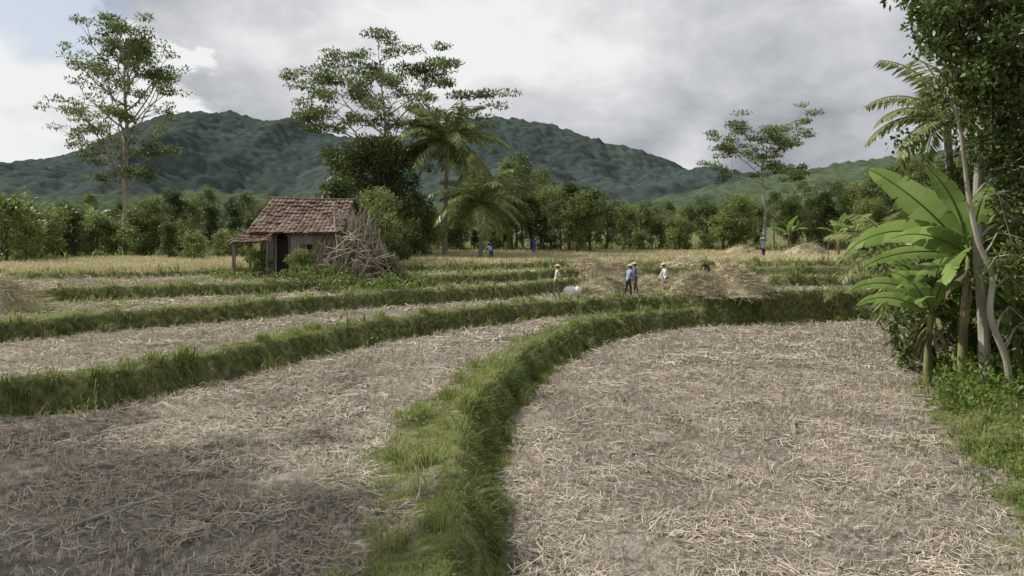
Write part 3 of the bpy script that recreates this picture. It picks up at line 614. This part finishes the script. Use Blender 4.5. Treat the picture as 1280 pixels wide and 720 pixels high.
person(795,40.8,R_(70),'blue','brown',arms='down',bend=5,hgt=1.68)
person(833,40.0,R_(100),'white','dark',arms='reach',bend=10,hgt=1.68)
person(884,40.0,R_(150),'dark','dark',hat=False,bend=75,arms='reach',z=hz(wx(884,40.),40.)+.72,hgt=1.5)
person(614,54,R_(20),'blue','dark',hat=True,bend=50,arms='reach',hgt=1.55)
person(667,66,R_(10),'royal','royal',hat=False,arms='down',hgt=1.65)
person(954,58,R_(190),'grey','dark',hat=True,arms='up',hgt=1.6)
def sack(x,y,w,h,rz):
    mb=MB(); V,q=ell((0,0,h*.48),(w*.5,w*.36,h*.5),20,14); V=V.copy(); V[:,0]=np.sign(V[:,0])*np.abs(V[:,0]/(w*.5))**.7*w*.5
    V[:,2]=np.where(V[:,2]<h*.3,np.maximum(V[:,2]*.8,0),V[:,2]); V+=rng.normal(0,.006,V.shape); mb.add(V,q)
    mb.add(*tube([[0,0,h*.93],[0.01,0,h*1.0],[0.03,0,h*1.1]],[.05,.035,.08],8)); o=mb.obj('rice_sack',[CL['white']],True,None,(x,y,hz(x,y)-.02)); o.rotation_euler=(0,0,rz)
sack(wx(712,39.6),39.6,.75,.55,.3); sack(wx(722,40.0),40.0,.6,.5,1.3)
sk=MB()
for u,d,h_ in [(1035,50.5,1.7),(1028,55,1.2),(430,35,1.1),(1078,48,1.0)]:
    x=wx(u,d); z=hz(x,d); sk.add(*tube([[x,d,z-.1],[x+.03,d,z+h_*.5],[x+.02,d,z+h_]],[.035,.03,.03],6))
sk.obj('bamboo_stakes',[M_wood])
fb=MB()
for u,v,z,l,a in [(150,640,.75,1.6,1.0),(1180,540,0,1.3,.1),(900,470,0,.5,2)]:
    x,y=P(u,v,z); zz=hz(x,y)+.05; d=np.array([math.cos(a),math.sin(a),0]); fb.add(*tube([[x-d[0]*l/2,y-d[1]*l/2,zz],[x,y+.04,zz+.04],[x+d[0]*l/2,y+d[1]*l/2,zz+.02]],[.02,.018,.01],6))
fb.obj('fallen_branches',[M_bark])
# ---------------- mountains ----------------
def hillmat(name,c1,c2,c3,sc):
    m,nt,N,L=nodes(name); out=N('ShaderNodeOutputMaterial'); p=N('ShaderNodeBsdfPrincipled'); p.inputs['Roughness'].default_value=1; p.inputs['Specular IOR Level'].default_value=0
    tc=N('ShaderNodeTexCoord'); a=N('ShaderNodeTexNoise'); a.inputs['Scale'].default_value=sc; a.inputs['Detail'].default_value=8; a.inputs['Roughness'].default_value=.65
    b=N('ShaderNodeTexNoise'); b.inputs['Scale'].default_value=sc*14; b.inputs['Detail'].default_value=5; b.inputs['Roughness'].default_value=.7
    L(tc.outputs['Object'],a.inputs[0]);L(tc.outputs['Object'],b.inputs[0]); s=N('ShaderNodeMath'); s.operation='MULTIPLY_ADD'; L(b.outputs[0],s.inputs[0]); s.inputs[1].default_value=.75; 
    t=N('ShaderNodeMath'); t.operation='MULTIPLY_ADD'; L(a.outputs[0],t.inputs[0]); t.inputs[1].default_value=.8; t.inputs[2].default_value=-.275; L(t.outputs[0],s.inputs[2])
    r=ramp(nt,[(.3,c1),(.5,c2),(.72,c3)]); L(s.outputs[0],r.inputs[0]); L(r.outputs[0],p.inputs['Base Color']); L(p.outputs[0],out.inputs[0]); return m
def hills(name,sil,yf,yr,yb,mat,step,amp,seed,canopy):
    su=np.array([s[0] for s in sil],float); sv=np.array([s[1] for s in sil],float); x0,x1=wx(su[0],yr),wx(su[-1],yr)
    xs=np.arange(x0,x1,step); ys=np.concatenate([np.arange(yf,yr,step*1.2),np.arange(yr,yb,step*5)]); gx,gy=np.meshgrid(xs,ys)
    sh=wz(np.interp(gx,wx(su,yr),sv),yr); t=np.where(gy<yr,(gy-yf)/(yr-yf),1-(gy-yr)/(yb-yr)*.6); t=np.clip(t,0,1)
    wxp=gx+(fbm(gx/300,gy/300,3,seed+31)-.5)*260
    rid=1-np.abs(2*fbm(wxp/330+3,gy/620,3,seed)-1)*2
    z=sh*t**1.1+amp*(rid-.5)*np.sin(np.pi*np.clip(t,0,1))+(fbm(gx/110,gy/110,4,seed+5)-.5)*amp*(.14+.5*np.sin(np.pi*t))*t
    z+= canopy*(vnoise(gx/(canopy*1.5),gy/(canopy*1.5),seed+9)+.7*vnoise(gx/(canopy*.85),gy/(canopy*.85),seed+8)-.85)
    z=np.where(gy<yf+20,-5,z)
    mb=MB(); nx=len(xs); ii=(np.arange(len(ys)-1)[:,None]*nx+np.arange(nx-1)[None,:]).ravel(); mb.add(np.stack([gx,gy,z],-1),np.stack([ii,ii+1,ii+nx+1,ii+nx],-1)); return mb.obj(name,[mat],True)
MM=hillmat('forest_far_haze',(.034,.046,.047),(.050,.066,.061),(.074,.092,.074),.006)  # distance haze mixed into the base colour: bluish, muted, low contrast
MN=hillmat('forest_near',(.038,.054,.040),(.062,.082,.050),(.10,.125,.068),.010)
hills('mountain',[(-500,230),(-300,225),(-60,214),(0,216),(60,215),(100,210),(130,198),(160,182),(200,168),(240,154),(270,142),(290,139),(320,150),(350,155),(375,150),(400,166),(440,174),(500,172),(560,155),(600,146),(640,148),(680,154),(720,165),(760,180),(800,187),(840,203),(870,219),(900,222),(940,218),(1000,214),(1050,208),(1100,200),(1280,190),(1600,200),(1800,230)],620,1500,2300,MM,4.2,70,3,7.5)
hills('hill',[(-600,262),(-100,250),(60,246),(150,246),(260,240),(400,252),(560,264),(700,270),(780,262),(830,248),(870,238),(900,230),(950,222),(1000,216),(1060,202),(1110,196),(1170,190),(1280,182),(1600,190),(1900,240)],330,720,1100,MN,3.0,24,13,5.5)
# ---------------- sky ----------------
SE,SA=math.radians(47),math.atan2(-.95,.30)
w=bpy.data.worlds.new('World'); scene.world=w; w.use_nodes=True; nt=w.node_tree; nt.nodes.clear(); N=nt.nodes.new; L=nt.links.new
out=N('ShaderNodeOutputWorld'); bg=N('ShaderNodeBackground'); bg.inputs[1].default_value=.1
sky=N('ShaderNodeTexSky'); sky.sky_type='NISHITA'; sky.sun_disc=False; sky.sun_elevation=SE; sky.sun_rotation=SA
tc=N('ShaderNodeTexCoord'); mp=N('ShaderNodeMapping'); mp.inputs['Scale'].default_value=(1,1,1.8); mp.inputs['Location'].default_value=(3.1,.4,.25); L(tc.outputs['Generated'],mp.inputs[0])
def wn(sc,de,ro=.55,di=0):
    n=N('ShaderNodeTexNoise'); n.inputs['Scale'].default_value=sc; n.inputs['Detail'].default_value=de; n.inputs['Roughness'].default_value=ro; n.inputs['Distortion'].default_value=di; L(mp.outputs[0],n.inputs[0]); return n.outputs[0]
def mth(op,a,b=None,c=None):
    n=N('ShaderNodeMath'); n.operation=op
    for i,k in enumerate((a,b,c)):
        if k is None: continue
        if hasattr(k,'links'): L(k,n.inputs[i])
        else: n.inputs[i].default_value=k
    return n.outputs[0]
def spot(u,v,r0,r1):
    d=Vector(((u-640)/F,1,(HV-v)/F)).normalized(); n=N('ShaderNodeVectorMath'); n.operation='DISTANCE'; L(tc.outputs['Generated'],n.inputs[0]); n.inputs[1].default_value=d
    m=N('ShaderNodeMapRange'); m.interpolation_type='SMOOTHSTEP'; L(n.outputs['Value'],m.inputs[0]); m.inputs[1].default_value=r1; m.inputs[2].default_value=r0; m.inputs[3].default_value=0; m.inputs[4].default_value=1; return m.outputs[0]
a=wn(2.6,10,.55,.3); b=wn(7,9,.58,.2)
val=mth('MULTIPLY_ADD',a,.90,.05); val=mth('MULTIPLY_ADD',b,.72,val); 
val=mth('MULTIPLY_ADD',spot(930,150,.05,.36),-.24,val)
val=mth('MULTIPLY_ADD',spot(60,90,.1,.5),-.26,val)
cum=mth('MULTIPLY_ADD',wn(8,9,.6,.2),-1.1,spot(10,150,.02,.40)); cm=N('ShaderNodeMapRange'); cm.interpolation_type='SMOOTHSTEP'; L(cum,cm.inputs[0]); cm.inputs[1].default_value=-.02; cm.inputs[2].default_value=.09
val=mth('MULTIPLY_ADD',cm.outputs[0],.36,val)
val=mth('MULTIPLY_ADD',spot(870,205,.01,.07),.28,val)
r=ramp(nt,[(.42,(2.7,2.9,3.2)),(.62,(4.6,4.8,5.1)),(.80,(6.4,6.55,6.8)),(.95,(8.2,8.25,8.3)),(1,(8.8,8.8,8.8))]); L(val,r.inputs[0])
gap=spot(60,-5,.02,.18); g2=N('ShaderNodeMapRange'); g2.interpolation_type='SMOOTHSTEP'; L(mth('MULTIPLY_ADD',wn(6,8,.6,.3),-1.0,gap),g2.inputs[0]); g2.inputs[1].default_value=.12; g2.inputs[2].default_value=.42
g3=mth('MULTIPLY',g2.outputs[0],.5)
mx=N('ShaderNodeMix'); mx.data_type='RGBA'; L(g3,mx.inputs[0]); L(r.outputs[0],mx.inputs[6]); 
L(sky.outputs[0],mx.inputs[7]); L(mx.outputs[2],bg.inputs[0]); L(bg.outputs[0],out.inputs[0])
sl=bpy.data.lights.new('sun','SUN'); sl.energy=5.0; sl.angle=math.radians(.7); sl.color=(1,.96,.89); so=bpy.data.objects.new('sun',sl); COL.objects.link(so)
sdv=Vector((math.sin(SA)*math.cos(SE),math.cos(SA)*math.cos(SE),math.sin(SE))); so.rotation_euler=(sdv).to_track_quat('Z','Y').to_euler(); so.location=(-20,0,30)
cam=bpy.data.cameras.new('camera'); co=bpy.data.objects.new('camera',cam); COL.objects.link(co); co.location=(0,0,H); co.rotation_euler=(math.radians(90),0,0)
cam.sensor_width=36; cam.lens=F/1280*36; cam.shift_y=-(360-HV)/1280; cam.clip_end=8000; cam.clip_start=.1; scene.camera=co
scene.view_settings.view_transform='Standard'; scene.view_settings.look='None'; scene.view_settings.exposure=0
